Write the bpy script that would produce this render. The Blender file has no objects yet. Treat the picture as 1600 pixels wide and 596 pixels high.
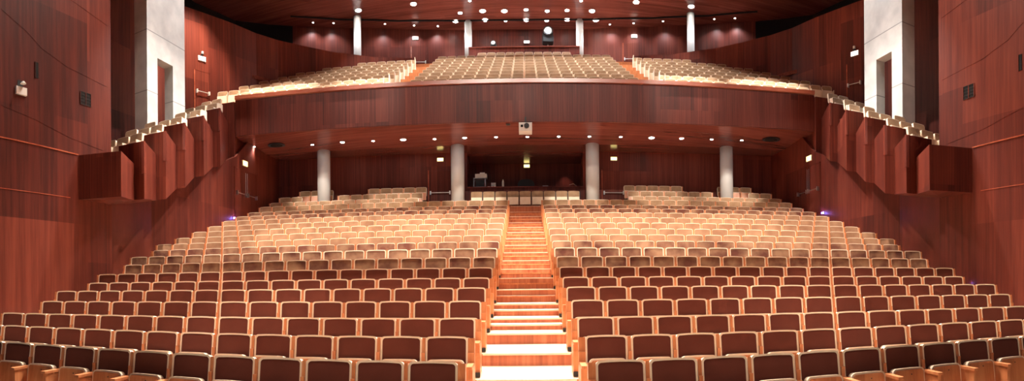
import bpy, bmesh, math, random
from mathutils import Vector, Matrix
random.seed(7)
PI = math.pi
sc = bpy.context.scene
col = sc.collection
EYE = 1.6                      # eye height above the floor of the front row
# ------------------------------------------------------------------ camera (a cylindrical panorama, as the photograph is)
F, HY, XC, ROLL = 840.0, 452.5, 822.0, .0084
cd = bpy.data.cameras.new('camera'); cam = bpy.data.objects.new('camera', cd); col.objects.link(cam)
cd.type = 'PANO'; cd.panorama_type = 'CENTRAL_CYLINDRICAL'
cd.central_cylindrical_range_u_min = -XC / F; cd.central_cylindrical_range_u_max = (1600 - XC) / F
cd.central_cylindrical_range_v_min = -(596 - HY) / F; cd.central_cylindrical_range_v_max = HY / F
cd.central_cylindrical_radius = 1.0
cd.clip_start = .05; cd.clip_end = 300
cam.matrix_world = Matrix.Translation((0, 0, EYE)) @ Matrix.Rotation(ROLL, 4, 'Y') @ Matrix.Rotation(PI / 2, 4, 'X')
sc.camera = cam
# ------------------------------------------------------------------ world, exposure
w = bpy.data.worlds.new('world'); sc.world = w; w.use_nodes = True
w.node_tree.nodes['Background'].inputs[0].default_value = (.75, .8, 1, 1)
w.node_tree.nodes['Background'].inputs[1].default_value = .05
sc.view_settings.view_transform = 'Standard'; sc.view_settings.look = 'None'
sc.view_settings.exposure = 0.35; sc.view_settings.gamma = 1; sc.view_settings.use_curve_mapping = False
sc.cycles.max_bounces = 6; sc.cycles.diffuse_bounces = 4; sc.cycles.glossy_bounces = 3
sc.cycles.sample_clamp_indirect = 6

def spot(name, loc, power, target=None, angle=120, blend=.6, rad=.15, colr=(1, .86, .7)):
    l = bpy.data.lights.new(name, 'SPOT'); l.energy = power; l.spot_size = math.radians(angle); l.spot_blend = blend
    l.shadow_soft_size = rad; l.color = colr
    o = bpy.data.objects.new(name, l); col.objects.link(o); o.location = loc
    t = Vector(target) if target else Vector(loc) - Vector((0, 0, 1))
    o.rotation_euler = (t - Vector(loc)).to_track_quat('-Z', 'Y').to_euler()
    return o
CEIL = 17.3 + EYE
for x in (-7.8, -4.7, -1.6, 1.6, 4.7, 7.8):       # unseen spots over the middle of the stalls
    spot('unseen_hall_spot', (x, 14.2, CEIL - .4), 5200, (x * 1.04, 13.8, 0), 80, .5, .2, (1, .87, .74))
for x in (-7.5, -4.5, -1.5, 1.5, 4.5, 7.5):       # added spots behind the front rows, brightening their top edges and treads
    spot('unseen_hall_spot', (x, 16.8, CEIL - .4), 12500, (x * 1.12, 8.6, .8), 27, .5, .2, (1, .90, .78))
for x in (-9.2, -5.6, -1.9, 1.9, 5.6, 9.2):                 # added stage-side spots, cut off so that only the upper rows brighten
    spot('unseen_hall_spot', (x * .6, 3.5, CEIL - .6), 11000, (x, 17.0, 3.4), 23, .35, .12, (1, .87, .74))
for x in (-9.8, -6.2, -2.3, 2.3, 6.2, 9.8):         # added narrow spots that brighten the rows under the balcony
    spot('unseen_hall_spot', (x * .6, 3.0, CEIL - .6), 17000, (x, 24.2, 5.95), 7.2, .4, .1, (1, .93, .82))
for x in (-7, -2.4, 2.4, 7): spot('unseen_balcony_spot', (x * .6, 5, CEIL - .6), 4300, (x * 1.25, 23, 10.0), 22, .6, .12, (1, .86, .74))  # added frontal wash on the balcony front, from unseen spots
for x in (-7.5, -2.5, 2.5, 7.5):                  # added frontal fill spots on the nearest rows
    spot('added_stage_fill', (x, 2.0, CEIL - .6), 6500, (x * .94, 8.4, 1.2), 25, .5, .2, (1, .84, .68))
for s in (-1, 1):                              # added unseen spots: cooler ones brighten the concrete piers, warmer ones the side walls
    spot('wall_light', (s * 2.5, 17.6, CEIL - .4), 4600, (s * 13, 16.4, 10), 44, .5, .3, (.93, .97, 1))  # added unseen spot, not a fitting on the wall
    spot('wall_light', (s * 2.0, 13.5, CEIL - .4), 1700, (s * 11.2, 5.5, 8.5), 80, .8, .3, (1, .90, .80))  # added unseen spot, not a fitting on the wall
    spot('wall_light', (s * 12.9, 20.4, CEIL - .4), 5500 if s < 0 else 200, (s * 15.4, 21.8, 9), 60, .6, .1, (1, .85, .7))  # added unseen spot, not a fitting on the wall
    spot('unseen_balcony_spot', (s * 10.0, 21.5, CEIL - .4), 13000, (s * 11.6, 23.6, 10), 34, .6, .2, (1, .96, .90))
    spot('unseen_balcony_spot', (s * 6.4, 21.0, CEIL - .4), 9500, (s * 7.6, 24.4, 10), 30, .6, .2, (1, .96, .90))
    spot('unseen_balcony_spot', (s * 2.0, 21.3, CEIL - .4), 9000, (s * 11.6, 15.6, 6.5), 38, .8, .2, (1, .93, .85))  # added spot: brightens the boxes' hall side, leaves their stage side dark
    for y in (24.5, 27.0, 29.5):
        for x in (1.6, 4.8, 8.0): spot('unseen_balcony_spot', (s * x, y, CEIL - .1), 1050, (s * x, y + .25, 10), 80, .7, .1, (1, .96, .90))

# ------------------------------------------------------------------ plan geometry
P = .6; CY = -23.7             # seat pitch; all rows are arcs about (0, CY)
def D(k): return (9.71 + 1.757 * (k - 1)) * P
HT = {1: -1.31, 2: -1.0, 3: -.69, 4: -.30, 5: .08, 6: .43, 7: .856, 8: 1.36, 9: 1.853, 10: 2.31, 11: 2.79, 12: 3.3, 13: 3.83, 14: 4.37,
      15: 4.92, 16: 5.44, 17: 5.96, 18: 6.62, 19: 7.2, 20: 7.9, 21: 8.69}
SEAT_H = .81
def FL(k): return HT[k] * P - SEAT_H + EYE     # floor level of row k
def arc(R, s): b = s / R; return (R * math.sin(b), CY + R * math.cos(b), b)
def ray(px, py):
    t = (px - XC) / F; X, Y, Z = math.sin(t), math.cos(t), (HY - py) / F
    return Vector((X * math.cos(ROLL) + Z * math.sin(ROLL), Y, -X * math.sin(ROLL) + Z * math.cos(ROLL)))
def on_z(px, py, z): r = ray(px, py); t = (z - EYE) / r.z; return Vector((r.x * t, r.y * t, z))
def on_seg(px, py, a, b, off=0.0):             # where a sight line meets the vertical plane through two plan points
    r = ray(px, py); d = Vector((b[0] - a[0], b[1] - a[1])); n = Vector((d.y, -d.x)).normalized()
    if n.dot(Vector((a[0], a[1]))) > 0: n = -n       # n points at the hall
    t = (n.x * a[0] + n.y * a[1] + off) / (n.x * r.x + n.y * r.y)
    return Vector((r.x * t, r.y * t, r.z * t + EYE)), math.atan2(n.x, -n.y)
def on_R(px, py, R):
    r = ray(px, py); a = r.x ** 2 + r.y ** 2; b = -2 * r.y * CY; c = CY * CY - R * R
    t = (-b + math.sqrt(b * b - 4 * a * c)) / (2 * a); return Vector((r.x * t, r.y * t, r.z * t + EYE))

# ------------------------------------------------------------------ materials
def mat(name, c, rough=.5, spec=.5, metal=0, emit=None, estr=0, sheen=0, coat=0):
    m = bpy.data.materials.new(name); m.use_nodes = True; b = m.node_tree.nodes['Principled BSDF']
    b.inputs['Base Color'].default_value = (*c, 1); b.inputs['Roughness'].default_value = rough
    b.inputs['Specular IOR Level'].default_value = spec; b.inputs['Metallic'].default_value = metal
    b.inputs['Sheen Weight'].default_value = sheen; b.inputs['Coat Weight'].default_value = coat
    if emit: b.inputs['Emission Color'].default_value = (*emit, 1); b.inputs['Emission Strength'].default_value = estr
    return m
def wood(name, dark, mid, light, axis='Z', rough=.35, scale=1.0, plank=1.1, spec=.5, joints=False):
    """veneer: fine streaks along one axis, tone changes from sheet to sheet"""
    m = mat(name, mid, rough, spec); nt = m.node_tree; N = nt.nodes; L = nt.links; b = N['Principled BSDF']
    geo = N.new('ShaderNodeNewGeometry')
    def mth(op, a, b2=0.0):
        q = N.new('ShaderNodeMath'); q.operation = op
        for i, x in enumerate((a, b2)):
            if isinstance(x, (int, float)): q.inputs[i].default_value = x
            else: L.new(x, q.inputs[i])
        return q.outputs[0]
    def mapped(sc_):
        mp = N.new('ShaderNodeMapping'); mp.inputs['Scale'].default_value = sc_; L.new(geo.outputs['Position'], mp.inputs['Vector']); return mp.outputs[0]
    def S(a, l): return {'Z': (a, a, l), 'X': (l, a, a), 'Y': (a, l, a)}[axis]
    n1 = N.new('ShaderNodeTexNoise'); n1.inputs['Scale'].default_value = 1; n1.inputs['Detail'].default_value = 4; n1.inputs['Roughness'].default_value = .7
    if joints:
        sp = N.new('ShaderNodeSeparateXYZ'); L.new(geo.outputs['Position'], sp.inputs[0])
        u = mth('MULTIPLY', mth('ARCTAN2', sp.outputs['X'], mth('ADD', sp.outputs['Y'], 23.7)), 38.0)
        def vec(fu, fz):
            c = N.new('ShaderNodeCombineXYZ'); L.new(mth('MULTIPLY', u, fu), c.inputs[0]); L.new(mth('MULTIPLY', sp.outputs['Z'], fz), c.inputs[1]); return c.outputs[0]
        L.new(vec(16 * scale, .22), n1.inputs['Vector'])
        sheet = mth('FLOOR', mth('ADD', mth('DIVIDE', sp.outputs['Z'], 2.9), mth('MULTIPLY', mth('FLOOR', mth('DIVIDE', u, 2.4)), .37)))
        def cells(wd):
            c = N.new('ShaderNodeCombineXYZ'); L.new(mth('FLOOR', mth('DIVIDE', u, wd)), c.inputs[0]); L.new(sheet, c.inputs[1])
            q = N.new('ShaderNodeTexWhiteNoise'); q.noise_dimensions = '2D'; L.new(c.outputs[0], q.inputs['Vector']); return q
        v = cells(1.2 * plank); v2 = cells(.21)
    else:
        L.new(mapped(S(9 * scale, .35)), n1.inputs['Vector'])
        v = N.new('ShaderNodeTexVoronoi'); v.feature = 'F1'; v.inputs['Scale'].default_value = 1
        L.new(mapped(S(plank * 1.6, .16)), v.inputs['Vector'])
        v2 = N.new('ShaderNodeTexVoronoi'); v2.feature = 'F1'; v2.inputs['Scale'].default_value = 1
        L.new(mapped(S(plank * 6.5, .05 if axis != 'X' or plank < 2.5 else .5)), v2.inputs['Vector'])
    sep = N.new('ShaderNodeSeparateColor'); L.new(v.outputs['Color'], sep.inputs[0])
    sep2 = N.new('ShaderNodeSeparateColor'); L.new(v2.outputs['Color'], sep2.inputs[0])
    t = mth('ADD', mth('MULTIPLY', n1.outputs['Fac'], 1.0), mth('ADD', mth('MULTIPLY', sep.outputs[0], .28), mth('MULTIPLY', sep2.outputs[0], .22)))
    t = mth('SUBTRACT', t, .25)
    r = N.new('ShaderNodeValToRGB'); r.color_ramp.elements[0].position = .2; r.color_ramp.elements[1].position = .82
    r.color_ramp.elements[0].color = (*dark, 1); r.color_ramp.elements[1].color = (*light, 1)
    e = r.color_ramp.elements.new(.5); e.color = (*mid, 1)
    L.new(t, r.inputs[0]); L.new(r.outputs[0], b.inputs['Base Color'])
    return m
def fabric(name, c1, c2, rough=.9, sheen=.3, sc_=5.0):
    m = mat(name, c1, rough, .2, sheen=sheen); nt = m.node_tree; N = nt.nodes; L = nt.links
    tc = N.new('ShaderNodeNewGeometry'); n = N.new('ShaderNodeTexNoise'); n.inputs['Scale'].default_value = sc_; n.inputs['Detail'].default_value = 3
    L.new(tc.outputs['Position'], n.inputs['Vector'])
    r = N.new('ShaderNodeValToRGB'); r.color_ramp.elements[0].position = .35; r.color_ramp.elements[1].position = .68
    r.color_ramp.elements[0].color = (*c1, 1); r.color_ramp.elements[1].color = (*c2, 1)
    L.new(n.outputs['Fac'], r.inputs[0]); L.new(r.outputs[0], N['Principled BSDF'].inputs['Base Color'])
    n2 = N.new('ShaderNodeTexNoise'); n2.inputs['Scale'].default_value = 350; L.new(tc.outputs['Position'], n2.inputs['Vector'])
    bu = N.new('ShaderNodeBump'); bu.inputs['Strength'].default_value = .15; bu.inputs['Distance'].default_value = .002
    L.new(n2.outputs['Fac'], bu.inputs['Height']); L.new(bu.outputs[0], N['Principled BSDF'].inputs['Normal'])
    return m
WOOD = wood('red_veneer', (.055, .0105, .0075), (.118, .022, .0135), (.20, .044, .026), 'Z', .42, 1, 1, .25, True)
WOODC = wood('ceiling_veneer', (.12, .032, .024), (.19, .052, .038), (.26, .078, .056), 'X', .22, .5, 1.2, spec=.6)
RAIL = wood('rail_wood', (.30, .07, .035), (.42, .11, .06), (.52, .16, .09), 'X', .25, .5)
BEECH = wood('beech', (.50, .165, .062), (.62, .225, .09), (.70, .30, .13), 'Z', .38, 1.5, 2)
RISER = wood('parquet_riser', (.32, .085, .040), (.44, .13, .060), (.55, .20, .10), 'Z', .3, 1.2, 3)
TREAD = wood('parquet_tread_lit', (.78, .58, .42), (.86, .68, .52), (.90, .75, .60), 'X', .24, 1.0, 4, spec=.7)  # paler than the risers; lamp glare on the treads is put into this colour
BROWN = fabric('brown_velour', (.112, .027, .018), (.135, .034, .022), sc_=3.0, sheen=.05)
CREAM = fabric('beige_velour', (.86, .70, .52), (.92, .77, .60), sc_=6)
MOTTLED = fabric('mottled_velour', (.13, .040, .024), (.36, .20, .115), sc_=2.6)  # brown with random tan patches; fabric tone is picked by row
MTAN = fabric('mottled_tan_velour', (.25, .125, .068), (.37, .21, .12), sc_=2.2)  # tan that varies at random between two tones
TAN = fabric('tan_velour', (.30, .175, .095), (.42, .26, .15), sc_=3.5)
PAINT = mat('grey_paint', (.60, .58, .55), .55)
BLACK = mat('black_plastic', (.012, .012, .014), .5)
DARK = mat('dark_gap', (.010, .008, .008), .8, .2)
METAL = mat('brushed_metal', (.75, .75, .75), .3, .5, 1)
WHITEP = mat('white_plastic', (.8, .8, .78), .4)
GLOW = mat('lamp_glow', (1, 1, 1), .4, emit=(1, .97, .93), estr=60)
GLOWS = mat('lamp_glow_soft', (1, 1, 1), .4, emit=(1, .95, .88), estr=25)
EXITW = mat('exit_panel', (.9, .9, .85), .4, emit=(1, .93, .8), estr=3.2)
EXITY = mat('exit_panel_yellow', (.9, .8, .3), .4, emit=(1, .83, .28), estr=3.0)
BLUE = mat('blue_marker_glow', (.2, .2, .9), .4, emit=(.28, .18, 1), estr=9)
def concrete():
    m = mat('concrete', (.6, .6, .58), .75, .3); nt = m.node_tree; N = nt.nodes; L = nt.links
    g = N.new('ShaderNodeNewGeometry'); sp = N.new('ShaderNodeSeparateXYZ'); L.new(g.outputs['Position'], sp.inputs[0])
    n = N.new('ShaderNodeTexNoise'); n.inputs['Scale'].default_value = 1.4; n.inputs['Detail'].default_value = 6; L.new(g.outputs['Position'], n.inputs['Vector'])
    r = N.new('ShaderNodeValToRGB'); r.color_ramp.elements[0].color = (.46, .47, .46, 1); r.color_ramp.elements[1].color = (.66, .66, .63, 1)
    r.color_ramp.elements[0].position = .3; r.color_ramp.elements[1].position = .7
    L.new(n.outputs['Fac'], r.inputs[0])
    md = N.new('ShaderNodeMath'); md.operation = 'PINGPONG'; md.inputs[1].default_value = 1.15; L.new(sp.outputs['Z'], md.inputs[0])
    lt = N.new('ShaderNodeMath'); lt.operation = 'LESS_THAN'; lt.inputs[1].default_value = .02; L.new(md.outputs[0], lt.inputs[0])
    mx = N.new('ShaderNodeMix'); mx.data_type = 'RGBA'; L.new(lt.outputs[0], mx.inputs['Factor']); L.new(r.outputs[0], mx.inputs['A']); mx.inputs['B'].default_value = (.3, .3, .3, 1)
    L.new(mx.outputs['Result'], N['Principled BSDF'].inputs['Base Color']); return m
CONC = concrete()

# ------------------------------------------------------------------ mesh helpers
class MB:
    def __init__(s): s.v = []; s.f = []; s.m = []; s.mats = []
    def mi(s, m):
        if m not in s.mats: s.mats.append(m)
        return s.mats.index(m)
    def face(s, pts, m):
        b = len(s.v); s.v += [tuple(p) for p in pts]; s.f.append(tuple(range(b, b + len(pts)))); s.m.append(s.mi(m))
    def prism(s, poly, z0, z1, m, mtop=None, T=None):
        """plan polygon (x, y) from z0 to z1; z0 and z1 may be lists"""
        n = len(poly); a = z0 if isinstance(z0, (list, tuple)) else [z0] * n; c = z1 if isinstance(z1, (list, tuple)) else [z1] * n
        area = sum(poly[i][0] * poly[(i + 1) % n][1] - poly[(i + 1) % n][0] * poly[i][1] for i in range(n))
        if area < 0: poly = poly[::-1]; a = list(a)[::-1]; c = list(c)[::-1]
        b = len(s.v); vs = [(p[0], p[1], z) for p, z in zip(poly, a)] + [(p[0], p[1], z) for p, z in zip(poly, c)]
        if T: vs = [tuple(T @ Vector(v)) for v in vs]
        s.v += vs
        k = s.mi(m); kt = s.mi(mtop) if mtop else k
        s.f.append(tuple(range(b + n - 1, b - 1, -1))); s.m.append(k)
        s.f.append(tuple(range(b + n, b + 2 * n))); s.m.append(kt)
        for i in range(n):
            j = (i + 1) % n; s.f.append((b + i, b + j, b + n + j, b + n + i)); s.m.append(k)
    def box(s, x0, x1, y0, y1, z0, z1, m, T=None, mtop=None): s.prism([(x0, y0), (x1, y0), (x1, y1), (x0, y1)], z0, z1, m, mtop, T)
    def extr(s, outline, y0, y1, m, T=None, inner=None):
        """outline in x, z pushed from y0 (front) to y1; with inner it is a ring"""
        n = len(outline); b = len(s.v); k = s.mi(m)
        def add(o, y): s.v.extend([tuple((T @ Vector((p[0], y, p[1]))) if T else (p[0], y, p[1])) for p in o])
        add(outline, y0); add(outline, y1)
        for i in range(n):
            j = (i + 1) % n; s.f.append((b + j, b + i, b + n + i, b + n + j)); s.m.append(k)
        s.f.append(tuple(range(b + 2 * n - 1, b + n - 1, -1))); s.m.append(k)
        if inner is None: s.f.append(tuple(range(b, b + n))); s.m.append(k)
        else:
            add(inner, y0); add(inner, y0 + .012)
            for i in range(n):
                j = (i + 1) % n
                s.f.append((b + i, b + j, b + 2 * n + j, b + 2 * n + i)); s.m.append(k)
                s.f.append((b + 2 * n + i, b + 2 * n + j, b + 3 * n + j, b + 3 * n + i)); s.m.append(k)
    def cyl(s, cx, cy, z0, z1, r, m, n=32, r1=None, T=None):
        r1 = r if r1 is None else r1; b = len(s.v); k = s.mi(m)
        for z, q in ((z0, r), (z1, r1)):
            for i in range(n):
                a = 2 * PI * i / n; v = Vector((cx + q * math.cos(a), cy + q * math.sin(a), z)); s.v.append(tuple(T @ v if T else v))
        s.f.append(tuple(range(b + n - 1, b - 1, -1))); s.m.append(k); s.f.append(tuple(range(b + n, b + 2 * n))); s.m.append(k)
        for i in range(n):
            j = (i + 1) % n; s.f.append((b + i, b + j, b + n + j, b + n + i)); s.m.append(k)
    def tube(s, pts, r, m, n=8):
        for p, q in zip(pts[:-1], pts[1:]):
            p, q = Vector(p), Vector(q); d = q - p
            T = Matrix.Translation(p) @ d.to_track_quat('Z', 'Y').to_matrix().to_4x4(); s.cyl(0, 0, 0, d.length, r, m, n, T=T)
    def mesh(s, name, smooth=False):
        me = bpy.data.meshes.new(name); me.from_pydata(s.v, [], s.f)
        for m in s.mats: me.materials.append(m)
        me.polygons.foreach_set('material_index', s.m)
        if smooth: me.polygons.foreach_set('use_smooth', [True] * len(s.f))
        me.update(); return me
    def build(s, name, parent=None, smooth=False):
        o = bpy.data.objects.new(name, s.mesh(name, smooth)); col.objects.link(o)
        if parent: o.parent = parent
        return o
def tag(o, label=None, cat=None, group=None, kind=None):
    for k, v in (('label', label), ('category', cat), ('group', group), ('kind', kind)):
        if v: o[k] = v
    return o
def struct(mb, name, smooth=False): return tag(mb.build(name, None, smooth), kind='structure')
def empty(name, loc, rz=0):
    o = bpy.data.objects.new(name, None); col.objects.link(o); o.location = loc; o.rotation_euler.z = rz; o.empty_display_size = .1; return o
def wall_strip(mb, pts, z0, z1, th, m, out=1):
    """wall along plan points; the thickness lies on the side away from the hall"""
    for (a, b) in zip(pts[:-1], pts[1:]):
        d = Vector((b[0] - a[0], b[1] - a[1])).normalized(); n = Vector((d.y, -d.x)) * th * out
        za = z0 if not callable(z0) else z0(a); zb = z0 if not callable(z0) else z0(b)
        ta = z1 if not callable(z1) else z1(a); tb = z1 if not callable(z1) else z1(b)
        mb.prism([(a[0], a[1]), (b[0], b[1]), (b[0] + n.x, b[1] + n.y), (a[0] + n.x, a[1] + n.y)], [za, zb, zb, za], [ta, tb, tb, ta], m)
def ringsec(mb, R0, R1, z0, z1, b0, b1, m, mtop=None, n=48):
    """part of a ring about (0, CY)"""
    for i in range(n):
        a = b0 + (b1 - b0) * i / n; c = b0 + (b1 - b0) * (i + 1) / n
        q = [(R * math.sin(t), CY + R * math.cos(t)) for R, t in ((R0, a), (R0, c), (R1, c), (R1, a))]
        mb.prism(q, z0, z1, m, mtop)

# ------------------------------------------------------------------ the hall
XW = 11.2
LOW = [(XW, -4), (XW, 9.8), (12.7, 15.2), (12.7, 27.9)]
def low_x(y):
    for a, b in zip(LOW[:-1], LOW[1:]):
        if a[1] <= y <= b[1]: return a[0] + (b[0] - a[0]) * (y - a[1]) / (b[1] - a[1])
    return LOW[-1][0]
def beta_lim(R, fx):
    lo, hi = 0, 1.2
    for _ in range(40):
        m = (lo + hi) / 2
        if R * math.sin(m) < fx(CY + R * math.cos(m)): lo = m
        else: hi = m
    return lo
# terraced floor
fl = MB(); AW = .69
def terrace(mb, R0, R1, z, zb, lim, mr, mt, n=40, sl=0.0):
    ba, bb = lim(R0), lim(R1)
    for i in range(n):
        u0, u1 = -1 + 2 * i / n, -1 + 2 * (i + 1) / n
        q = [(R0 * math.sin(ba * u0), CY + R0 * math.cos(ba * u0)), (R0 * math.sin(ba * u1), CY + R0 * math.cos(ba * u1)),
             (R1 * math.sin(bb * u1), CY + R1 * math.cos(bb * u1)), (R1 * math.sin(bb * u0), CY + R1 * math.cos(bb * u0))]
        b = len(mb.v); mb.v += [(x, y, z + (.0, .0, sl, sl)[qi]) for qi, (x, y) in enumerate(q)] + [(q[0][0], q[0][1], zb), (q[1][0], q[1][1], zb)]
        mb.f.append((b, b + 1, b + 2, b + 3)); mb.m.append(mb.mi(mt))
        mb.f.append((b + 4, b + 5, b + 1, b)); mb.m.append(mb.mi(mr))
RIS = .56
lim = lambda R: beta_lim(R, lambda y: low_x(y) + .05)
def RR(k): return D(k) - CY - RIS
STAGE = mat('stage_black', (.02, .018, .018), .6)
fl.box(-XW - .05, XW + .05, -4, D(1) - 1.5, -.2, 0.01, STAGE)
terrace(fl, RR(1) - 2.0, RR(2), 0, -.2, lim, RISER, TREAD)
for k in range(2, 22):
    R1 = RR(k + 1) if k < 21 else 27.9 - CY
    terrace(fl, RR(k), R1, FL(k) - .02, FL(k - 1) - .02, lim, RISER, TREAD, sl=.045)
struct(fl, 'floor')
for k in range(6, 20):                                  # the half steps in the middle aisle
    st = MB(); zr = FL(k - 1); zm = (FL(k - 1) + FL(k)) / 2
    R0, R1 = RR(k) - .5, RR(k)
    ringsec(st, R0, R1, zr, zm, -AW / R0, AW / R0, RISER, TREAD, 4); struct(st, 'aisle_step')
for k in range(2, 21):                                  # aisle tread nosings; the light they catch is put into their pale colour
    st = MB(); R0 = RR(k); ringsec(st, R0 - .012, R0 + .03, FL(k) - (.045 if k < 8 else .032), FL(k) - .015, -AW / R0, AW / R0, TREAD, n=4)
    if 6 <= k < 20: R0 = RR(k) - .5; zm = (FL(k - 1) + FL(k)) / 2; ringsec(st, R0 - .012, R0 + .0, zm - .03, zm, -AW / R0, AW / R0, TREAD if k < 8 else BEECH, n=4)
    struct(st, 'aisle_nosing')
# side walls
def box_bottom(p):
    y = p[1]
    t = [(-10, 22), (9.9, 22), (10.0, 2.62), (12.1, 2.78), (13.7, 3.0), (15.3, 3.7), (17.3, 4.5), (19.3, 5.34), (21.3, 6.2), (22.5, 7.2), (40, 7.2)]
    for a, b in zip(t[:-1], t[1:]):
        if a[0] <= y <= b[0]: return EYE + a[1] + (b[1] - a[1]) * (y - a[0]) / (b[0] - a[0]) + .05
for s, nm in ((-1, 'left'), (1, 'right')):
    M = lambda pts: [(s * x, y) for x, y in pts]
    wl = MB()
    wall_strip(wl, M([(XW, -4), (XW, 11.4)]), -.3, CEIL + .1, .25, WOOD, out=s)
    struct(wl, 'wall_' + nm)
    lw = MB(); pts = [(XW, 11.4 - 1.6)] + [(low_x(y), y) for y in (10.4, 12.1, 13.7, 15.2, 17.3, 19.3, 21.3, 22.5, 27.9)]
    wall_strip(lw, M(pts), -.3, lambda p: box_bottom(p), .2, WOOD, out=s)
    struct(lw, 'wall_%s_lower' % nm)
    ow = MB(); wall_strip(ow, M([(XW + .05, 11.4), (15.7, 11.4)]), 2, CEIL + .1, .2, WOOD, out=-s)
    wall_strip(ow, M([(15.7, 11.2), (15.7, 21.3)]), 2, CEIL + .1, .2, WOOD, out=s); struct(ow, 'wall_%s_recess' % nm)
    SCREEN = [(15.7, 21.3), (14.55, 24.3), (14.05, 25.8), (13.35, 27.1), (12.3, 28.45), (11.1, 29.75), (9.0, 31.25), (6.6, 32.1)]
    sw = MB(); wall_strip(sw, M(SCREEN), 6, EYE + 14.15, .16, WOOD, out=s); struct(sw, 'wall_%s_screen' % nm)
    REAR = [(0, 35.8), (4, 35.6), (8, 34.7), (11.5, 33.4), (14.6, 31.8), (15.9, 30.9), (17.5, 29.4), (18.4, 26.2), (18.4, 20.5)]
    rw = MB(); wall_strip(rw, M(REAR[:5]), 13, CEIL + .1, .2, WOOD, out=-s); struct(rw, 'wall_rear_upper_' + nm)
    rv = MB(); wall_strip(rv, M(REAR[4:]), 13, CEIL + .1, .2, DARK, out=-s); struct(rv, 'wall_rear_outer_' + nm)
    gf = MB()                                                     # gallery floor behind the screen wall
    gf.prism(M([(15.9, 21.3), (14.75, 24.4), (12.5, 28.5), (11.3, 29.8), (9.1, 31.4), (6.6, 32.3), (6.6, 35.1), (8, 34.7), (11.5, 33.4), (14.6, 31.8), (15.9, 30.9), (17.5, 29.4), (18.4, 26.2), (18.4, 21)]), 13.2, 13.4, WOODC)
    struct(gf, 'floor_gallery_' + nm)
    # wall joints: horizontal ledge and seams, vertical seams
    tr = MB()
    def seam(p0, p1, h=.014, o=.006, mm=WOOD):
        a, b = XW - o, XW
        (y0, z0), (y1, z1) = p0, p1
        tr.prism(M([(a, y0), (b, y0), (b, y1), (a, y1)]), [z0, z0, z1, z1], [z0 + h, z0 + h, z1 + h, z1 + h], mm)
    seam((-4, 4.1 + EYE), (10.2, 3.88 + EYE), .03, .02, RAIL); seam((-4, 2.64 + EYE), (9.9, 2.64 + EYE), .015, .01, RAIL)
    for poly_ in ([(-20, -6), (0, 13), (44, 52), (65, 76), (105, 105), (168, 137)], [(100, -8), (111, 0), (168, 41)], [(0, 164), (57, 188), (105, 214), (161, 236)]):
        q = [on_seg(px, py, (-XW, 0), (-XW, 10))[0] for px, py in poly_]
        for p0, p1 in zip(q[:-1], q[1:]): seam((p0.y, p0.z), (p1.y, p1.z), .012, .006, WOOD)
    struct(tr, 'trim_%s_wall_seams' % nm)
    # concrete pier with a tall opening
    pr = MB(); XP = 13.0; y0, y1 = 15.36, 17.75; o0, o1, zo = 15.98, 16.95, EYE + 9.0
    th = .42
    pr.prism(M([(XP, y0), (XP + .62, y0), (XP + .62, o0), (XP, o0)]), 4.5, CEIL, CONC)
    pr.prism(M([(XP, o1), (XP + th, o1), (XP + th, y1), (XP, y1)]), 4.5, CEIL, CONC)
    pr.prism(M([(XP, o0), (XP + th, o0), (XP + th, o1), (XP, o1)]), zo, CEIL, CONC)
    struct(pr, 'wall_%s_pier' % nm)
# lower back wall, with the control window in the middle
RB = 27.4 - CY; BW0 = 2.95; zc = EYE + 7.05
bw = MB(); bl = beta_lim(RB, low_x)
for s in (-1, 1):
    b0 = BW0 / RB
    ringsec(bw, RB, RB + .2, 3.2, zc + .15, s * b0, s * bl, WOOD)
    ringsec(bw, RB + .2, RB + 2.6, 3.2, zc + .1, s * b0, s * (b0 + .004), WOOD, n=1)
ringsec(bw, RB, RB + .12, 3.2, EYE + 5.2, -BW0 / RB, BW0 / RB, WOOD, n=10)
ringsec(bw, RB - .04, RB + .35, EYE + 5.2, EYE + 5.25, -BW0 / RB, BW0 / RB, WOODC, n=10)
struct(bw, 'wall_back')
bb = MB(); ringsec(bb, RB + 2.6, RB + 2.8, 3.2, zc + .1, -.075, .075, WOOD, n=8); struct(bb, 'wall_booth'); bb = MB(); ringsec(bb, RB + .2, RB + 2.6, EYE + 4.0, EYE + 4.1, -.052, .052, DARK, n=6); struct(bb, 'floor_booth')
# lower ceiling (underside of the balcony), sloping up at its front
def zlow(R):
    R0 = 46.9; return EYE + (7.25 - .0893 * (R - R0) if R < R0 + 2.8 else 7.0)
lc = MB(); Rs = [47.0, 47.6, 48.3, 49.0, 49.7, 51.3, 54.2]
flim = 12.85
for R0, R1 in zip(Rs[:-1], Rs[1:]):
    b0 = beta_lim(R0, lambda y: 12.9); b1 = beta_lim(R1, lambda y: 12.9); n = 40
    for i in range(n):
        u0, u1 = -1 + 2 * i / n, -1 + 2 * (i + 1) / n
        q = [(R * math.sin(b * u), CY + R * math.cos(b * u)) for R, b, u in ((R0, b0, u0), (R0, b0, u1), (R1, b1, u1), (R1, b1, u0))]
        lc.prism(q, [zlow(R0)] * 2 + [zlow(R1)] * 2, [zlow(R0) + .12] * 2 + [zlow(R1) + .12] * 2, WOODC)
struct(lc, 'ceiling_under_balcony')
# upper ceiling
uc = MB()
poly = [(s * x, y) for s, x, y in [(1, XW + .3, -4), (1, XW + .3, 11.2), (1, 18.5, 11.2), (1, 18.5, 26.2), (1, 17.6, 29.5), (1, 15.9, 31.1), (1, 14.6, 32.0), (1, 11.5, 33.6), (1, 8, 34.9), (1, 4, 35.9), (1, 0, 36.1)]]
poly = poly + [(-x, y) for x, y in poly[::-1][1:]]
uc.prism(poly, CEIL, CEIL + .3, WOODC); struct(uc, 'ceiling')
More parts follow.
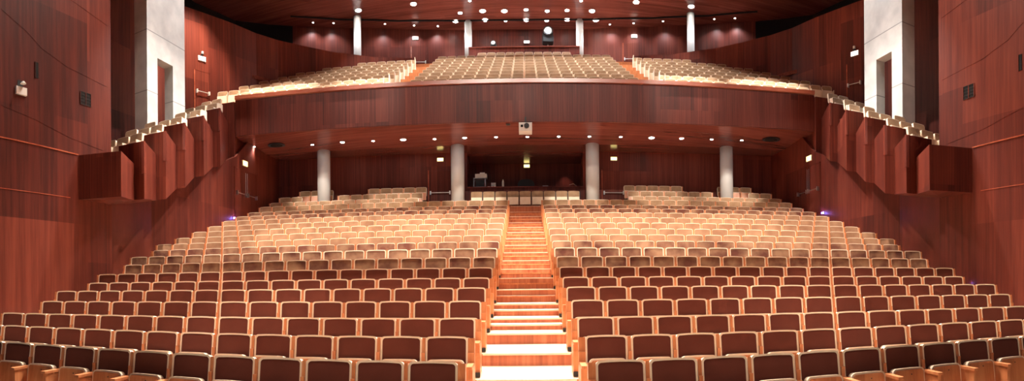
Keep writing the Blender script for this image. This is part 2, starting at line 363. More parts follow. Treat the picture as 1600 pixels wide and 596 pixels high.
# dropped dark band of the upper ceiling before the rear wall
db = MB(); Rd = 34.35 - CY
pts = [(0, 34.5), (4, 34.3), (8, 33.5), (11.5, 32.2), (14.2, 30.6)]
for s in (-1, 1):
    wall_strip(db, [(s * x, y) for x, y in pts], CEIL - .07, CEIL, .1, DARK, out=s)
struct(db, 'trim_upper_ceiling')

# ------------------------------------------------------------------ balcony
RF = 46.9; BF = beta_lim(RF, lambda y: 12.8)
fa = MB(); ringsec(fa, RF, RF + .12, zlow(RF) - .01, EYE + 8.88, -BF, BF, WOOD, n=60); struct(fa, 'balcony_fascia')
ra = MB(); ringsec(ra, RF - .10, RF + .42, EYE + 8.91, EYE + 9.08, -BF, BF, RAIL, n=60); struct(ra, 'balcony_rail')
BY = [24.3 + i for i in range(10)]
BZ = [9.66, 10.21, 10.77, 11.33, 11.87, 12.43, 13.0, 13.58, 14.15, 14.74]
SC_P = [(15.7, 21.3), (14.55, 24.3), (14.05, 25.8), (13.35, 27.1), (12.3, 28.45), (11.1, 29.75), (9.0, 31.25), (6.6, 32.1)]
def scr_x(y):
    if y < SC_P[0][1]: return 12.95
    for a, b in zip(SC_P[:-1], SC_P[1:]):
        if a[1] <= y <= b[1]: return a[0] + (b[0] - a[0]) * (y - a[1]) / (b[1] - a[1]) + .02
    return 6.6 if y < 34.9 else 4
bf = MB(); blim = lambda R: min(beta_lim(R, scr_x), .35)
def scr_b(R):                        # first meeting with the screen wall
    b = 0
    while b < .35 and R * math.sin(b) < scr_x(CY + R * math.cos(b)): b += .0005
    return b
for i in range(10):
    R0 = (RF + .1) if i == 0 else BY[i] - CY - .5; R1 = BY[i] + .5 - CY if i < 9 else 35.3 - CY
    terrace(bf, R0, R1, EYE + BZ[i] - SEAT_H, EYE + (BZ[i - 1] if i else BZ[0] - .5) - SEAT_H, scr_b, BEECH, TREAD)
struct(bf, 'floor_balcony')

# stepped boxes that climb the side walls to the balcony
CORN = [(10.05, 10.75), (10.42, 12.15), (10.81, 13.68), (11.25, 15.34), (11.75, 17.26), (12.27, 19.27), (12.80, 21.30)]
ZT = [3.88, 4.52, 5.24, 6.01, 6.87, 7.83, 8.80]; ZB = [2.63, 2.78, 3.02, 3.70, 4.51, 5.34, 6.18, 7.1]
BEND = []
bendpx = [211, 246, 277, 305, 334, 358.4]
for i in range(6):
    c = CORN[i + 1]; t = math.tan((XC - bendpx[i]) / F); X = t * (c[1] + .1 * c[0]) / (1 + .1 * t); BEND.append((X, c[1] - .1 * (X - c[0])))
BEND.append((12.98, 22.6))
names = ['lowest', 'second', 'third', 'fourth', 'fifth', 'sixth', 'topmost']
for s in (-1, 1):
    for i in range(7):
        c, b = CORN[i], BEND[i]; y0 = c[1]; y1 = b[1]
        xo = 13.0 if i else XW - .02
        far = 15.6 if i >= 2 else 15.6
        if i == 0: pl = [c, (XW - .01, 10.22), (XW - .01, 11.45), (15.6, 11.45), (15.6, 12.0), b]; zb = [ZB[0]] * 3 + [ZB[1]] * 3
        else:
            o = 12.95 if i in (3, 4) else 15.6
            if i in (3, 4): o = 12.99
            pl = [c, (o, c[1] - .1 * (o - c[0])), (o, y1 - .1 * (o - b[0])), b]; zb = [ZB[i]] * 2 + [ZB[i + 1]] * 2
        mb = MB(); zt = EYE + ZT[i]; fz = zt - .95
        if i == 6: pl = [c, (14.0, c[1] - .1), (14.0, 22.6), b]
        mb.prism([(s * x, y) for x, y in pl], [EYE + z for z in zb], fz, WOOD)
        # parapets along the stage side and the hall side
        a2 = pl[1] if i == 0 else (c[0] + .95, c[1] - .095)
        def wallseg(p, q, w):
            d = Vector((q[0] - p[0], q[1] - p[1])).normalized(); n = Vector((-d.y, d.x)) * w
            mb.prism([(s * p[0], p[1]), (s * q[0], q[1]), (s * (q[0] + n.x), q[1] + n.y), (s * (p[0] + n.x), p[1] + n.y)], fz - .02, zt, WOOD)
        wallseg(c, a2, .08)
        wallseg(c, b, -.08)
        struct(mb, 'balcony_box')

# ------------------------------------------------------------------ seats
def rrect(w, z0, z1, r, n=4, top_bow=0.0, rb=None):
    rb = r if rb is None else rb; o = []
    for cx, cz, a0, q in ((w / 2 - rb, z0 + rb, -90, rb), (w / 2 - r, z1 - r, 0, r), (-w / 2 + r, z1 - r, 90, r), (-w / 2 + rb, z0 + rb, 180, rb)):
        for i in range(n + 1):
            a = math.radians(a0 + 90 * i / n); x = cx + q * math.cos(a); z = cz + q * math.sin(a)
            o.append((x, z))
    if top_bow:
        out = []
        for x, z in o: out.append((x, z + (top_bow * (1 - (2 * x / w) ** 2) if z > (z0 + z1) / 2 else 0)))
        # extra points on the top edge so that it bows
        i = 2 * (n + 1) - 1; a, b = out[i], out[i + 1]; mids = []
        for t in (.25, .5, .75):
            x = a[0] + (b[0] - a[0]) * t; mids.append((x, z1 + top_bow * (1 - (2 * x / w) ** 2)))
        return out[:i + 1] + mids + out[i + 1:]
    return o
TILT = Matrix.Translation((0, 0, .40)) @ Matrix.Rotation(math.radians(-9), 4, 'X') @ Matrix.Translation((0, 0, -.40))
Wb = .552
def m_border(n=4):
    b = MB(); b.extr(rrect(Wb, .34, .80, .045, n, .012), -.012, .075, CREAM, TILT, inner=rrect(Wb - .05, .365, .778, .036, n, .010)); return b
def m_panel(n=4): b = MB(); b.extr(rrect(Wb - .05, .365, .778, .036, n, .010), -.003, .03, BROWN, TILT); return b
def m_squab():
    b = MB(); T = Matrix.Translation((0, -.145, 0)) @ Matrix.Rotation(math.radians(-7), 4, 'X')
    b.extr(rrect(.476, .13, .52, .055, 4, .006), -.052, .05, CREAM, T); return b
def m_squab_panel():
    b = MB(); T = Matrix.Translation((0, -.145, 0)) @ Matrix.Rotation(math.radians(-7), 4, 'X')
    b.extr(rrect(.436, .125, .497, .04, 4, .004), -.062, -.035, BEECH, T)
    b.cyl(0, 0, 0, .004, .009, BLACK, 8, T=T @ Matrix.Translation((.03, -.062, .44)) @ Matrix.Rotation(PI / 2, 4, 'X')); return b
def m_side(x0, w=.044, end=False):
    b = MB()
    b.box(x0 - w / 2, x0 + w / 2, -.03, .12, 0, .60, BEECH); b.box(x0 - w / 2, x0 + w / 2, -.02, .11, .58, .785, BEECH, TILT)
    b.box(x0 - w / 2, x0 + w / 2, -.40, -.03, .0, .44, BEECH)
    b.box(x0 - .038, x0 + .038, -.43, -.02, .44, .475, BEECH); return b
MPANEL = m_panel(); MPANEL.mats = [MOTTLED]
ME = {'blotchy': MPANEL.mesh('mottled_seat_back'), 'border': m_border().mesh('seat_border'), 'panel': m_panel().mesh('seat_back'), 'squab': m_squab().mesh('seat_squab'), 'sp': m_squab_panel().mesh('seat_underside'),
      'sR': m_side(P / 2).mesh('side_R'), 'sL': m_side(-P / 2).mesh('side_L'), 'eR': m_side(P / 2 + .02, .085).mesh('end_R'), 'eL': m_side(-P / 2 - .02, .085).mesh('end_L')}
fb = MB(); fb.box(-.045, .045, -.44, -.34, 0, .06, BLACK); ME['foot'] = fb.mesh('foot')
def part(name, me, parent, loc=(0, 0, 0)):
    o = bpy.data.objects.new(name, me); col.objects.link(o); o.parent = parent; o.location = loc; return o
ORD = ['', 'first', 'second', 'third', 'fourth', 'fifth', 'sixth', 'seventh', 'eighth', 'ninth', 'tenth', 'eleventh', 'twelfth', 'thirteenth', 'fourteenth', 'fifteenth', 'sixteenth',
       'seventeenth', 'eighteenth', 'nineteenth', 'twentieth']
def stall_seat(k, side, j, s):
    R = D(k) - CY; x, y, b = arc(R, s)
    e = empty('theatre_seat', (x, y, FL(k)), -b)
    where = 'next to' if j == 0 else ORD[j + 1] + (' left of' if side < 0 else ' right of')
    sd = 'left' if side < 0 else 'right'
    fb_ = 'mottled tan-brown' if k > 7 else 'dark red-brown'
    if j == 0: lab = fb_ + ' theatre seat on the %s edge of the aisle, %s row from the stage' % (sd, ORD[k])
    else: lab = fb_ + ' theatre seat, %s %s of the aisle in the %s row' % (ORD[j + 1], sd, ORD[k])
    tag(e, lab, 'seat', 'brown theatre seats in the front stalls rows')
    bk = part('backrest', ME['blotchy' if k > 7 else 'panel'], e)
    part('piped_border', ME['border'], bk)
    if k > 7: bk['label'] = 'brown velour backrest with tan patches'
    sq = part('seat', ME['squab'], e); u = part('seat_underside', ME['sp'], sq)
    part('armrest', ME['sR' if side > 0 else 'sL'], e)
    if j == 0:
        ep = part('end_panel', ME['eL' if side > 0 else 'eR'], e); part('foot', ME['foot'], ep, (-side * (P / 2 + .02), 0, 0))
NS = {1: 13, 2: 14, 3: 15, 4: 15, 5: 16, 6: 16, 7: 17, 8: 17, 9: 18, 10: 18}
S0 = 1.22 * P
IND = 9
for k in range(1, IND + 1):
    for side in (-1, 1):
        for j in range(NS.get(k, 19)): stall_seat(k, side, j, side * (S0 + (j + .5) * P))
# a light version of the same seat for the rows behind
def low_seat(mb, T, fab, border, armside, endp=False, arms=True, w=Wb, under=None):
    TT = T @ TILT
    mb.extr(rrect(w, .34, .80, .05, 2, .012), -.004, .075, border, TT)
    mb.extr(rrect(w - .034, .357, .786, .034, 2, .010), -.010, .0, fab, TT)
    Tz = T @ Matrix.Translation((0, -.145, 0)) @ Matrix.Rotation(math.radians(-7), 4, 'X')
    mb.box(-w / 2 + .02, w / 2 - .02, -.05, .05, .13, .51, border, Tz); mb.box(-w / 2 + .022, w / 2 - .022, -.064, -.05, .12, .485, under or BEECH, Tz)
    if arms:
        for sx in ([1, -1] if endp else [armside]):
            x0 = sx * P / 2
            mb.box(x0 - .028, x0 + .028, -.0, .12, 0, .775, BEECH, T); mb.box(x0 - .035, x0 + .035, -.42, .0, 0, .475, BEECH, T)
rear = MB()
def Tm(x, y, z, b): return Matrix.Translation((x, y, z)) @ Matrix.Rotation(-b, 4, 'Z')
COLX = [3.27, 9.85]
for k in range(IND + 1, 22):
    R = D(k) - CY
    for side in (-1, 1):
        n = NS.get(k, 19)
        for j in range(n):
            s = S0 + (j + .5) * P; x, y, b = arc(R, side * s)
            if k >= 19 and abs(x) < 4.85: continue
            if k == 20 and abs(abs(x) - 9.95) < .75: continue
            if k == 21 and (7.75 < abs(x) < 9.9 or abs(x) > 11.3): continue
            low_seat(rear, Tm(x, y, FL(k), b), MOTTLED if k in (10, 16, 17) else (TAN if k > 17 else MTAN), CREAM, side, endp=(j == 0))  # back fabric tone set row by row
tag(rear.build('rear_theatre_seats'), 'packed rows of tan theatre seats in the rear half of the stalls', 'seats', kind='stuff')
for j in range(9):                                       # the row of nine against the control window
    x, y, b = arc(D(20) - CY, (j - 4) * .585)
    m = MB(); low_seat(m, Matrix.Identity(4), TAN, TAN, 1, arms=False, under=CREAM)
    m.box(P / 2 - .03, P / 2 - .005, -.1, .12, 0, .76, BLACK)
    o = m.build('theatre_seat'); o.location = (x, y, FL(20)); o.rotation_euler.z = -b
    tag(o, 'tan tip-up seat below the control window, %s from the left' % ORD[j + 1], 'seat', 'seats below the control window')

# balcony seats
bm_ = MB(); low_seat(bm_, Matrix.Identity(4), TAN, CREAM, 1, arms=False, w=.52, under=CREAM); bm_.box(.27, .30, -.3, .1, 0, .5, CREAM); BME = bm_.mesh('balcony_seat')
be_ = MB(); low_seat(be_, Matrix.Identity(4), TAN, CREAM, 1, arms=False, w=.52, under=CREAM); be_.box(.27, .31, -.42, .12, 0, .76, CREAM); BEE = be_.mesh('balcony_end_seat')
bn_ = MB(); low_seat(bn_, Matrix.Identity(4), TAN, CREAM, 1, arms=False, w=.52, under=CREAM); bn_.box(-.31, -.27, -.42, .12, 0, .76, CREAM); BEN = bn_.mesh('balcony_end_seat')
PB = .58
for i in range(10):
    R = BY[i] - CY; n = 18 if i < 9 else 10
    for j in range(n):
        s = (j - (n - 1) / 2) * PB; x, y, b = arc(R, s)
        o = bpy.data.objects.new('balcony_seat', BME); col.objects.link(o); o.location = (x, y, EYE + BZ[i] - SEAT_H); o.rotation_euler.z = -b
        tag(o, 'tan balcony seat, %s from the left in the %s row of the centre block' % (ORD[j + 1], ORD[i + 1]), 'seat', 'balcony seats in the centre block')
for i in range(8):
    R = BY[i] - CY; lx = scr_b(R)
    for side in (-1, 1):
        j = 0
        while True:
            s = 6.36 + (j + .5) * PB; x, y, b = arc(R, side * s)
            if (s + .5 * PB) / R > lx - .12 / R or y < 20: break
            xe = abs(x)
            if i == 0 and xe > 13.4: break
            me = BME if j else (BEN if side > 0 else BEE)
            o = bpy.data.objects.new('balcony_seat', me); col.objects.link(o); o.location = (x, y, EYE + BZ[i] - SEAT_H); o.rotation_euler.z = -b
            tag(o, 'tan balcony seat, %s from the aisle in the %s row of the %s block' % (ORD[j + 1], ORD[i + 1], 'left' if side < 0 else 'right'), 'seat', 'balcony seats in the side blocks')
            j += 1
# seats in the stepped boxes: short rows that climb beside the concrete pier
def saw_x(y0, y1):
    x = 0
    for i in range(7):
        c, b = CORN[i], BEND[i]
        for t in range(11):
            q = (c[0] + (b[0] - c[0]) * t / 10, c[1] + (b[1] - c[1]) * t / 10)
            if y0 <= q[1] <= y1: x = max(x, q[0])
        if y0 - .02 <= c[1] <= y1 + .1: x = max(x, c[0] + .97)
    return x
def zt_at(y):
    for i in range(6):
        if CORN[i][1] <= y <= CORN[i + 1][1]: return ZT[i] + (ZT[i + 1] - ZT[i]) * (y - CORN[i][1]) / (CORN[i + 1][1] - CORN[i][1])
    return ZT[6] + .45 * (y - CORN[6][1])
BROWS = sorted([c[1] + .5 for c in CORN] + [c[1] + 1.36 for c in CORN if 11 < c[1] < 20])
BROWS = [y for y in BROWS if y < 21.2]
for s in (-1, 1):
    for r, y in enumerate(BROWS):
        x0 = saw_x(y - .37, y + .34) + .13; z = EYE + zt_at(y) - SEAT_H + (.26 if min(abs(y - c[1] - .5) for c in CORN) < .01 else .36); xo = 14.6 if y > 18.5 else (12.95 if y > 11.6 else XW - .03)
        pm = MB(); xp = x0 - .04; pm.prism([(s * xp, y - .33), (s * xo, y - .33), (s * xo, y + .3), (s * xp, y + .3)], z - .5, z, WOOD); struct(pm, 'balcony_box_step')
        n = int((xo - x0) / PB)
        for j in range(n):
            o = bpy.data.objects.new('balcony_seat', BME); col.objects.link(o); o.location = (s * (x0 + (j + .5) * PB), y, z)
            tag(o, 'tan step seat, %s wall, %s row up, %s from the hall side' % ('left' if s < 0 else 'right', ORD[r + 1], ORD[j + 1]), 'seat', 'seats on the stepped side boxes')

# ------------------------------------------------------------------ columns
def column(x, y, z0, z1, r, label, grp):
    m = MB(); m.cyl(x, y, z0, z1, r, PAINT, 40); o = m.build('column', smooth=False)
    for pl in o.data.polygons:
        if len(pl.vertices) == 4: pl.use_smooth = True
    tag(o, label, 'column', grp)
for x, l in ((-9.85, 'leftmost of the four round grey columns under the balcony'), (-3.27, 'round grey column just left of the control window'),
             (3.27, 'round grey column just right of the control window'), (9.85, 'rightmost of the four round grey columns under the balcony')):
    R = 49.75; b = math.asin(x / R); y = CY + R * math.cos(b)
    column(x, y, FL(19) - .1 if abs(x) > 5 else FL(20), zlow(R) + .05, .325, l, 'columns under the balcony')
for x, y, l in ((-10.35, 32.3, 'slim pale column behind the left gallery parapet'), (-3.58, 34.4, 'slim pale column left of the upper lighting booth'),
                (3.58, 34.4, 'slim pale column right of the upper lighting booth'), (10.35, 32.3, 'slim pale column behind the right gallery parapet')):
    column(x, y, 13.4 if abs(x) > 5 else EYE + BZ[9] - SEAT_H, CEIL, .235, l, 'upper columns')

# ------------------------------------------------------------------ upper booth parapet
ub = MB(); Rb = 33.85 - CY; ringsec(ub, Rb, Rb + .12, EYE + 13.95, EYE + 15.27, -3.5 / Rb, 3.5 / Rb, WOOD, n=8); ringsec(ub, Rb - .04, Rb + .2, EYE + 15.27, EYE + 15.32, -3.5 / Rb, 3.5 / Rb, WOODC, n=8)
o = ub.build('booth_parapet'); tag(o, 'low red wood parapet of the lighting booth above the balcony back row', 'parapet')

# ------------------------------------------------------------------ lamps
def downlight(loc, r, label, grp, power, angle=110, soft=False, tgt=None, colr=(1, .93, .85)):
    e = empty('downlight', loc)
    a = MB(); a.cyl(0, 0, -.012, .004, r * 1.35, METAL, 16); a.build('rim', e)
    g = MB(); g.cyl(0, 0, -.018, -.011, r, GLOWS if soft else GLOW, 16); g.build('bulb', e)
    if power:
        l = spot('downlight_beam', (0, 0, -.05), power, None, angle, .7, r, colr); l.parent = e
        if tgt: l.rotation_euler = (Vector(tgt) - Vector(loc)).to_track_quat('-Z', 'Y').to_euler()
    tag(e, label, 'light', grp)
lows = [(397, 229, 0), (488, 226, 1), (535, 222, 2), (583, 220, 1), (630, 218, 3), (679, 217, 1), (726, 215, 2), (775, 214, 1), (824, 213.5, 1), (873, 213, 1), (921, 213, 1), (970, 213.5, 1),
        (1018, 215, 3), (1065, 216, 2), (1112, 217.5, 1), (1159, 219, 1), (1250, 223, 1)]
for n, (x, y, q) in enumerate(lows):
    R = 48.5
    for _ in range(8):
        v = on_z(x, y, zlow(R)); R = math.hypot(v.x, v.y - CY)
    downlight((v.x, v.y, zlow(R) - .01), (.05, .065, .09, .12)[q], 'small recessed downlight in the ceiling under the balcony, %s from the left' % ORD[n + 1], 'downlights under the balcony', 620, 66, tgt=(v.x * .985, v.y - 1.3, 5.2), colr=(1, .95, .86))
ups = [(560, 16, 3, 'front-left'), (646, 6, 3, ''), (734, 1, 1, ''), (719, 20, 2, ''), (712, 33, 3, ''), (754, 17, 3, ''), (758, 31, 3, ''), (788, 17, 3, ''), (790, 32.5, 1, ''), (822, 15, 2, ''), (822, 31, 3, ''),
       (855, 17, 2, ''), (854, 32, 2, ''), (886, 16, 2, ''), (886, 30.5, 3, ''), (908, 1, 1, ''), (925, 17, 3, ''), (931, 31, 3, ''), (963, 29, 1, ''), (994, 3, 3, ''), (1080, 10, 3, '')]
ups.sort(key=lambda t: t[0])
ORD += ['twenty-first']
for n, (x, y, q, _) in enumerate(ups):
    v = on_z(x, y, CEIL)
    downlight((v.x, v.y, CEIL - .005 - (.0)), (.05, .08, .12, .17)[q], 'bright downlight in the upper ceiling, %s counting from the left' % ORD[n + 1], 'downlights in the upper ceiling', 300, 100, colr=(.92, .95, 1))
# wall washers by the rear wall of the gallery
wn = 0
for (x, y) in ((-13.2, 31.9), (-12.0, 32.45), (-8.9, 33.65), (-7.1, 34.3), (-5.6, 34.7), (5.6, 34.7), (7.1, 34.3), (8.9, 33.65), (12.0, 32.45), (13.2, 31.9)):
    wn += 1
    downlight((x, y, CEIL - .01), .05, 'wall washer close to the rear gallery wall, %s from the left' % ORD[wn], 'wall washers at the rear wall', 150, 125, True, colr=(.95, .95, 1))
for (x, y) in ((-2.2, 29.35), (2.2, 29.5)):
    downlight((x, y, zc - .02), .03, 'small downlight over the %s end of the control room' % ('left' if x < 0 else 'right'), 'downlights in the control room', 70, 70, True, colr=(1, .6, .5))

# ------------------------------------------------------------------ wall fittings
def fit(px, py, a, b, off=.0): 
    v, rz = on_seg(px, py, a, b, off); return v, rz
def exit_sign(v, rz, w, h, label, m=EXITW, lamp=False):
    e = empty('exit_sign', v, rz)
    a = MB(); a.box(-w / 2 - .02, w / 2 + .02, -.05, 0, -h / 2 - .02, h / 2 + .02, WHITEP); a.build('housing', e)
    g = MB(); g.box(-w / 2, w / 2, -.056, -.05, -h / 2, h / 2, m); g.build('lit_panel', e)
    if lamp:
        c = MB(); c.box(-.05, .05, -.10, 0, h / 2 + .06, h / 2 + .12, BLACK); c.cyl(0, -.08, h / 2 + .12, h / 2 + .24, .06, WHITEP, 14); c.build('emergency_lamp', e)
    tag(e, label, 'sign', 'lit exit signs')
def push_bar_door(v, rz, w, h, zf, label, bar=WHITEP, double=False):
    """door leaf flush in its wall, base at floor height zf"""
    e = empty('door', (v.x, v.y, zf), rz)
    f = MB(); f.box(-w / 2 - .05, -w / 2, -.03, 0, 0, h + .05, RAIL if not double else WOOD); f.box(w / 2, w / 2 + .05, -.03, 0, 0, h + .05, WOOD); f.box(-w / 2 - .05, w / 2 + .05, -.03, 0, h, h + .05, WOOD)
    f.build('door_frame', e)
    d = MB(); d.box(-w / 2, w / 2, -.02, 0, 0, h, WOOD); lf = d.build('door_leaf', e)
    b = MB(); n = 2 if double else 1; ww = w / n
    for i in range(n):
        x0 = -w / 2 + ww * i + .08; x1 = x0 + ww - .16
        b.tube([(x0, -.11, 1.05), (x1, -.11, 1.05)], .022, bar)
        for x in (x0, x1): b.box(x - .035, x + .035, -.13, 0, .96, 1.14, bar)
        if double: b.tube([(x1 if i == 0 else x0, -.05, 1.1), (x1 if i == 0 else x0, -.05, 2.1)], .012, bar)
    b.build('push_bar', lf); e['kind'] = 'structure'
for s, sd, (ex, ey), (dx, dy), lamp in ((-1, 'left', (315, 92), (316, 145), True), (1, 'right', (1336, 84), (1336, 132), False)):
    a, b = (s * 15.7, 21.3), (s * 14.55, 24.3)
    v, rz = fit(ex, ey, a, b); exit_sign(v, rz, .42, .2, 'white lit exit sign on the upper %s wall beside the concrete pier' % sd, lamp=True)
    v, rz = fit(dx, dy, a, b); push_bar_door(v, rz, .9, 2.1, v.z - 1.05, '')
    a, b = (s * 12.7, 21), (s * 12.7, 27)
    v, rz = fit(*((382, 256) if s < 0 else (1265, 248)), a, b); exit_sign(v, rz, .42, .22, 'yellow lit exit sign on the %s wall under the balcony' % sd, EXITY)
    v, rz = fit(*((384, 306) if s < 0 else (1264, 300)), a, b); push_bar_door(v, rz, 2.0, 2.2, v.z - 1.05, '', METAL, True)
    # doors and signs in the rear wall above the balcony
    a, b = (s * 4, 35.6), (s * 8, 34.7)
    v, rz = fit(*((649, 60) if s < 0 else (991, 57)), a, b); exit_sign(v, rz, .36, .17, 'white lit exit sign over the %s balcony aisle door' % sd)
    v, rz = fit(*((655, 98) if s < 0 else (986, 93)), a, b); push_bar_door(v, rz, 1.0, 2.1, v.z - 1.05, '')
    # lower back wall doors
    px = 688 if s < 0 else 959
    v = on_R(px, 302, RB); be = math.atan2(v.x, v.y - CY); push_bar_door(v, -be, 1.15, 2.2, v.z - 1.05, '', METAL)
    v = on_R(px, 250 if s < 0 else 248.5, RB); exit_sign(v, -be, .30, .15, 'yellow lit exit sign over the door %s of the control window' % sd, EXITY)
v = on_R(823, 260, RB + 2.6); exit_sign(v, 0, .30, .15, 'yellow lit exit sign inside the control room', EXITY)
v, rz = fit(823, 66, (-4, 35.7), (4, 35.7)); exit_sign(v, rz, .34, .14, 'white lit exit sign behind the upper lighting booth')

# left wall: camera above a white panel, slot, vents
def side_box(name, px, py, s, w, h, d, m, label, cat, grp=None):
    v, rz = fit(px, py, (s * XW, 0), (s * XW, 10)); mb = MB(); mb.box(-w / 2, w / 2, -d, 0, -h / 2, h / 2, m)
    return v, rz, mb
v, rz = fit(32, 143, (-XW, 0), (-XW, 10))
e = empty('wall_panel', v, rz); a = MB(); a.box(-.17, .17, -.06, 0, -.10, .10, WHITEP); a.build('panel', e)
c = MB(); c.box(-.10, .08, -.008, 0, .1, .28, BLACK); c.build('backing', e); d = MB(); d.cyl(0, -.12, .16, .22, .08, WHITEP, 14, r1=.03); d.build('camera_head', e)
tag(e, 'white wall panel with a small camera above it on the left wall', 'light')
def vent(px, py, s, w, h, label, slats):
    v, rz = fit(px, py, (s * XW, 0), (s * XW, 10)); e = empty('wall_vent', v, rz)
    f = MB(); f.box(-w / 2, w / 2, -.012, 0, -h / 2, h / 2, DARK); f.build('backing', e)
    g = MB()
    if slats:
        for x in (-w / 2, 0, w / 2): g.box(x - .012, x + .012, -.025, -.012, -h / 2, h / 2, WOOD)
        for i in range(5): z = -h / 2 + h * i / 4; g.box(-w / 2, w / 2, -.02, -.012, z - .006, z + .006, BLACK)
    else: g.box(-w / 2, -w / 2 + .02, -.025, -.012, -h / 2, h / 2, WOOD)
    g.build('grille', e); tag(e, label, 'vent')
vent(133.5, 155, -1, .42, .36, 'square dark vent on the left wall above the lowest box', True)
vent(1514, 143.5, 1, .42, .36, 'square dark vent on the right wall above the lowest box', True)
vent(57, 110, -1, .12, .42, 'narrow dark slot on the left wall, left of the square vent', False)
vent(1594, 98, 1, .12, .42, 'narrow dark slot on the right wall near the right edge', False)
for (px, py, l) in ((432, 227, 'dark oval ceiling vent under the balcony at the left'), (1205, 218, 'dark oval ceiling vent under the balcony at the right')):
    R = 48.5
    for _ in range(8): v = on_z(px, py, zlow(R)); R = math.hypot(v.x, v.y - CY)
    e = empty('ceiling_vent', (v.x, v.y, zlow(R) - .005)); m = MB(); m.cyl(0, 0, -.02, 0, .42, BLACK, 28); m.build('ring', e); m = MB(); m.cyl(0, 0, -.03, -.02, .3, DARK, 24); m.build('plate', e); tag(e, l, 'vent', 'ceiling vents under the balcony')
# blue marker lights at the wall foot
for (px, py, sd) in ((114, 484, -1), (366, 341, -1), (171, 455, -1), (1523, 443, 1), (1286, 333, 1)):
    v, rz = None, None
    t = (px - XC) / F
    for a, b in zip(LOW[:-1], LOW[1:]):
        q, rr = fit(px, py, (sd * a[0], a[1]), (sd * b[0], b[1]))
        if a[1] <= q.y <= b[1]: v, rz = q, rr
    if v is None: continue
    e = empty('marker_light', v, rz); m = MB(); m.box(-.12, .12, -.03, 0, -.05, .05, METAL); m.build('housing', e); m = MB(); m.box(-.1, .1, -.035, -.03, -.035, .035, BLUE); m.build('lens', e)
    pl_ = bpy.data.lights.new('marker_beam', 'POINT'); pl_.energy = 7; pl_.color = (.25, .2, 1); pl_.shadow_soft_size = .05; po = bpy.data.objects.new('marker_beam', pl_); col.objects.link(po); po.parent = e; po.location = (0, -.12, 0)
    tag(e, 'small blue marker light low on the %s wall beside the end of %s' % ('left' if sd < 0 else 'right', {114: 'the fourth row', 366: 'the rear rows', 171: 'the sixth row', 1523: 'the sixth row', 1286: 'the rear rows'}[px]), 'light', 'blue marker lights')

# projector under the balcony edge
v = on_R(821, 200, RF - .1)
e = empty('projector', (v.x, v.y, v.z)); m = MB(); m.box(-.28, .28, -.28, .28, -.21, .15, WHITEP); m.build('body', e)
m = MB(); m.cyl(0, 0, 0, .06, .11, BLACK, 24, T=Matrix.Translation((.05, -.28, .0)) @ Matrix.Rotation(PI / 2, 4, 'X')); m.build('lens', e)
m = MB(); m.box(-.2, -.1, -.29, -.28, -.05, .05, DARK); m.build('grille', e)
m = MB(); m.box(-.27, .27, -.2, .27, .15, .18, BLACK); m.box(-.03, .03, .04, .105, .17, zlow(RF) - v.z + .18, BLACK); m.build('bracket', e)
tag(e, 'white projector hung under the middle of the balcony edge', 'projector')
v = on_R(794, 192, RF + .3); e = empty('ceiling_spotlight', (v.x, v.y, v.z)); m = MB(); m.box(-.09, .09, -.12, .12, -.09, .05, BLACK); m.build('body', e); m = MB(); m.box(-.015, .015, -.015, .015, .05, zlow(RF + .3) - v.z + .05, BLACK); m.build('stem', e)
tag(e, 'small black device hanging under the balcony edge left of the projector', 'light')

# ------------------------------------------------------------------ control room desk
zt = EYE + 5.25
e = empty('equipment_rack', on_R(750, 290, RB + .25) * 1.0); e.location.z = zt
m = MB(); m.box(-.33, .3, -.1, .3, 0, .05, METAL); m.box(-.33, -.29, -.1, .3, 0, .5, METAL); m.box(.26, .3, -.1, .3, 0, .5, METAL); m.box(-.33, .3, -.1, .3, .46, .5, METAL); m.build('frame', e)
m = MB(); m.box(-.2, .2, -.05, .28, .05, .4, BLACK); m.build('black_unit', e)
m = MB(); m.box(-.24, .36, -.12, .3, .5, .70, PAINT); m.box(0.0, .25, -.05, .2, .70, .78, WHITEP); m.build('console', e)
tag(e, 'metal rack with a grey console on the left end of the control counter', 'equipment')
def small(name, px, parts, label, cat):
    v = on_R(px, 290, RB + .2); e = empty(name, (v.x, v.y, zt))
    for nm, fn in parts: m = MB(); fn(m); m.build(nm, e)
    tag(e, label, cat)
small('monitor', 771, [('screen', lambda m: m.box(-.12, .12, -.02, .0, .04, .24, WHITEP)), ('stand', lambda m: m.box(-.04, .04, -.04, .04, 0, .05, BLACK))], 'small pale screen on the control counter left of the bottle', 'screen')
small('bottle', 786, [('body', lambda m: m.cyl(0, 0, 0, .28, .06, WHITEP, 16)), ('neck', lambda m: m.cyl(0, 0, .28, .4, .055, WHITEP, 16, r1=.02))], 'white bottle standing on the control counter', 'bottle')
small('papers', 764, [('stack', lambda m: m.box(-.07, .07, -.08, .08, 0, .05, WHITEP))], 'white stack of papers next to the equipment rack', 'papers')
small('papers', 852, [('stack', lambda m: m.box(-.14, .14, -.08, .08, 0, .05, WHITEP))], 'pale papers on the control counter right of its middle', 'papers')
small('papers', 884, [('stack', lambda m: m.box(-.22, .22, -.08, .08, 0, .03, PAINT))], 'flat pale folder on the right part of the control counter', 'papers')
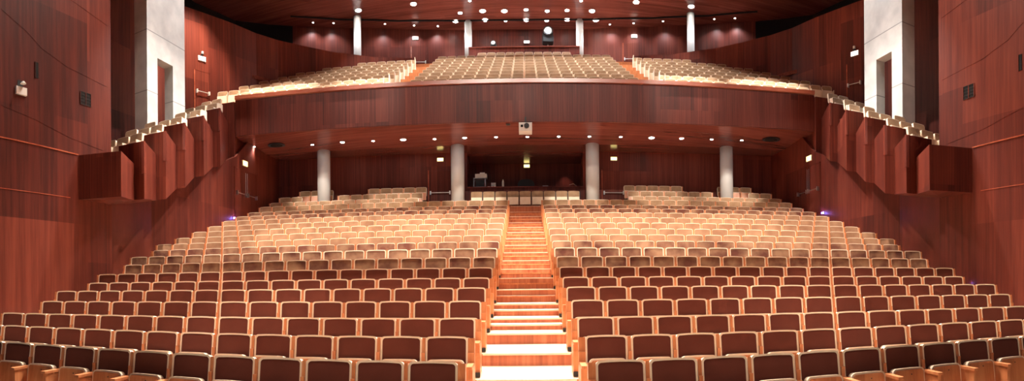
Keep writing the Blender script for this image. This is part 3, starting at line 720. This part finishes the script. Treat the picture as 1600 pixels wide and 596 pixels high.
small('desk_lamp', 902, [('base', lambda m: m.box(-.06, .06, -.05, .05, 0, .03, BLACK)), ('arm', lambda m: m.tube([(0, 0, .02), (-.2, 0, .16), (-.42, 0, .1)], .015, METAL))], 'low desk lamp at the right end of the control counter', 'lamp')
v = on_R(822, 282, RB + 1.2); e = empty('office_chair', (v.x, v.y, EYE + 4.1))
m = MB(); m.extr(rrect(.9, .75, 1.75, .3), -.05, .05, BLACK); m.build('backrest', e); m = MB(); m.box(-.3, .3, -.3, .3, .55, .65, BLACK); m.build('seat', e); m = MB(); m.cyl(0, 0, 0, .55, .04, METAL, 12); m.cyl(0, 0, 0, .06, .3, BLACK, 20); m.build('base', e)
tag(e, 'high-backed black chair inside the dark control room', 'chair')

# ------------------------------------------------------------------ upper booth: follow spot and stand
def follow_spot(px, label, scale, tall):
    Rr = 34.75 - CY; v = on_R(px, 70, Rr); zf = EYE + BZ[9] - SEAT_H
    e = empty('follow_spot', (v.x, v.y, zf)); H = tall
    for a in (90, 210, 330):
        m = MB(); m.tube([(0, 0, H * .55), (.42 * math.cos(math.radians(a)), .42 * math.sin(math.radians(a)), 0)], .025, BLACK); m.build('leg', e)
    m = MB(); m.cyl(0, 0, H * .35, H, .035, METAL if scale > 1 else BLACK, 12); m.build('pole', e)
    m = MB(); T = Matrix.Translation((0, 0, H + .35 * scale)) @ Matrix.Rotation(math.radians(78), 4, 'X')
    m.cyl(0, 0, -.35 * scale, .35 * scale, .19 * scale, BLACK, 20, r1=.21 * scale, T=T); m.box(-.22 * scale, .22 * scale, -.3 * scale, .1 * scale, -.38 * scale, .05, BLACK, T=Matrix.Translation((0, 0, H + .35 * scale))); m.build('lamp_body', e)
    m = MB(); m.cyl(0, 0, .35 * scale, .36 * scale, .15 * scale, METAL, 20, T=T); m.build('lens', e)
    m = MB(); m.tube([(-.24 * scale, 0, H + .35 * scale), (-.24 * scale, 0, H), (.24 * scale, 0, H), (.24 * scale, 0, H + .35 * scale)], .02, BLACK); m.build('yoke', e)
    tag(e, label, 'spotlight')
follow_spot(856, 'tall black follow spot on a stand behind the upper booth parapet', 1.5, 1.95)
follow_spot(771, 'small dark spotlight on a stand at the left of the upper booth', .8, 1.6)
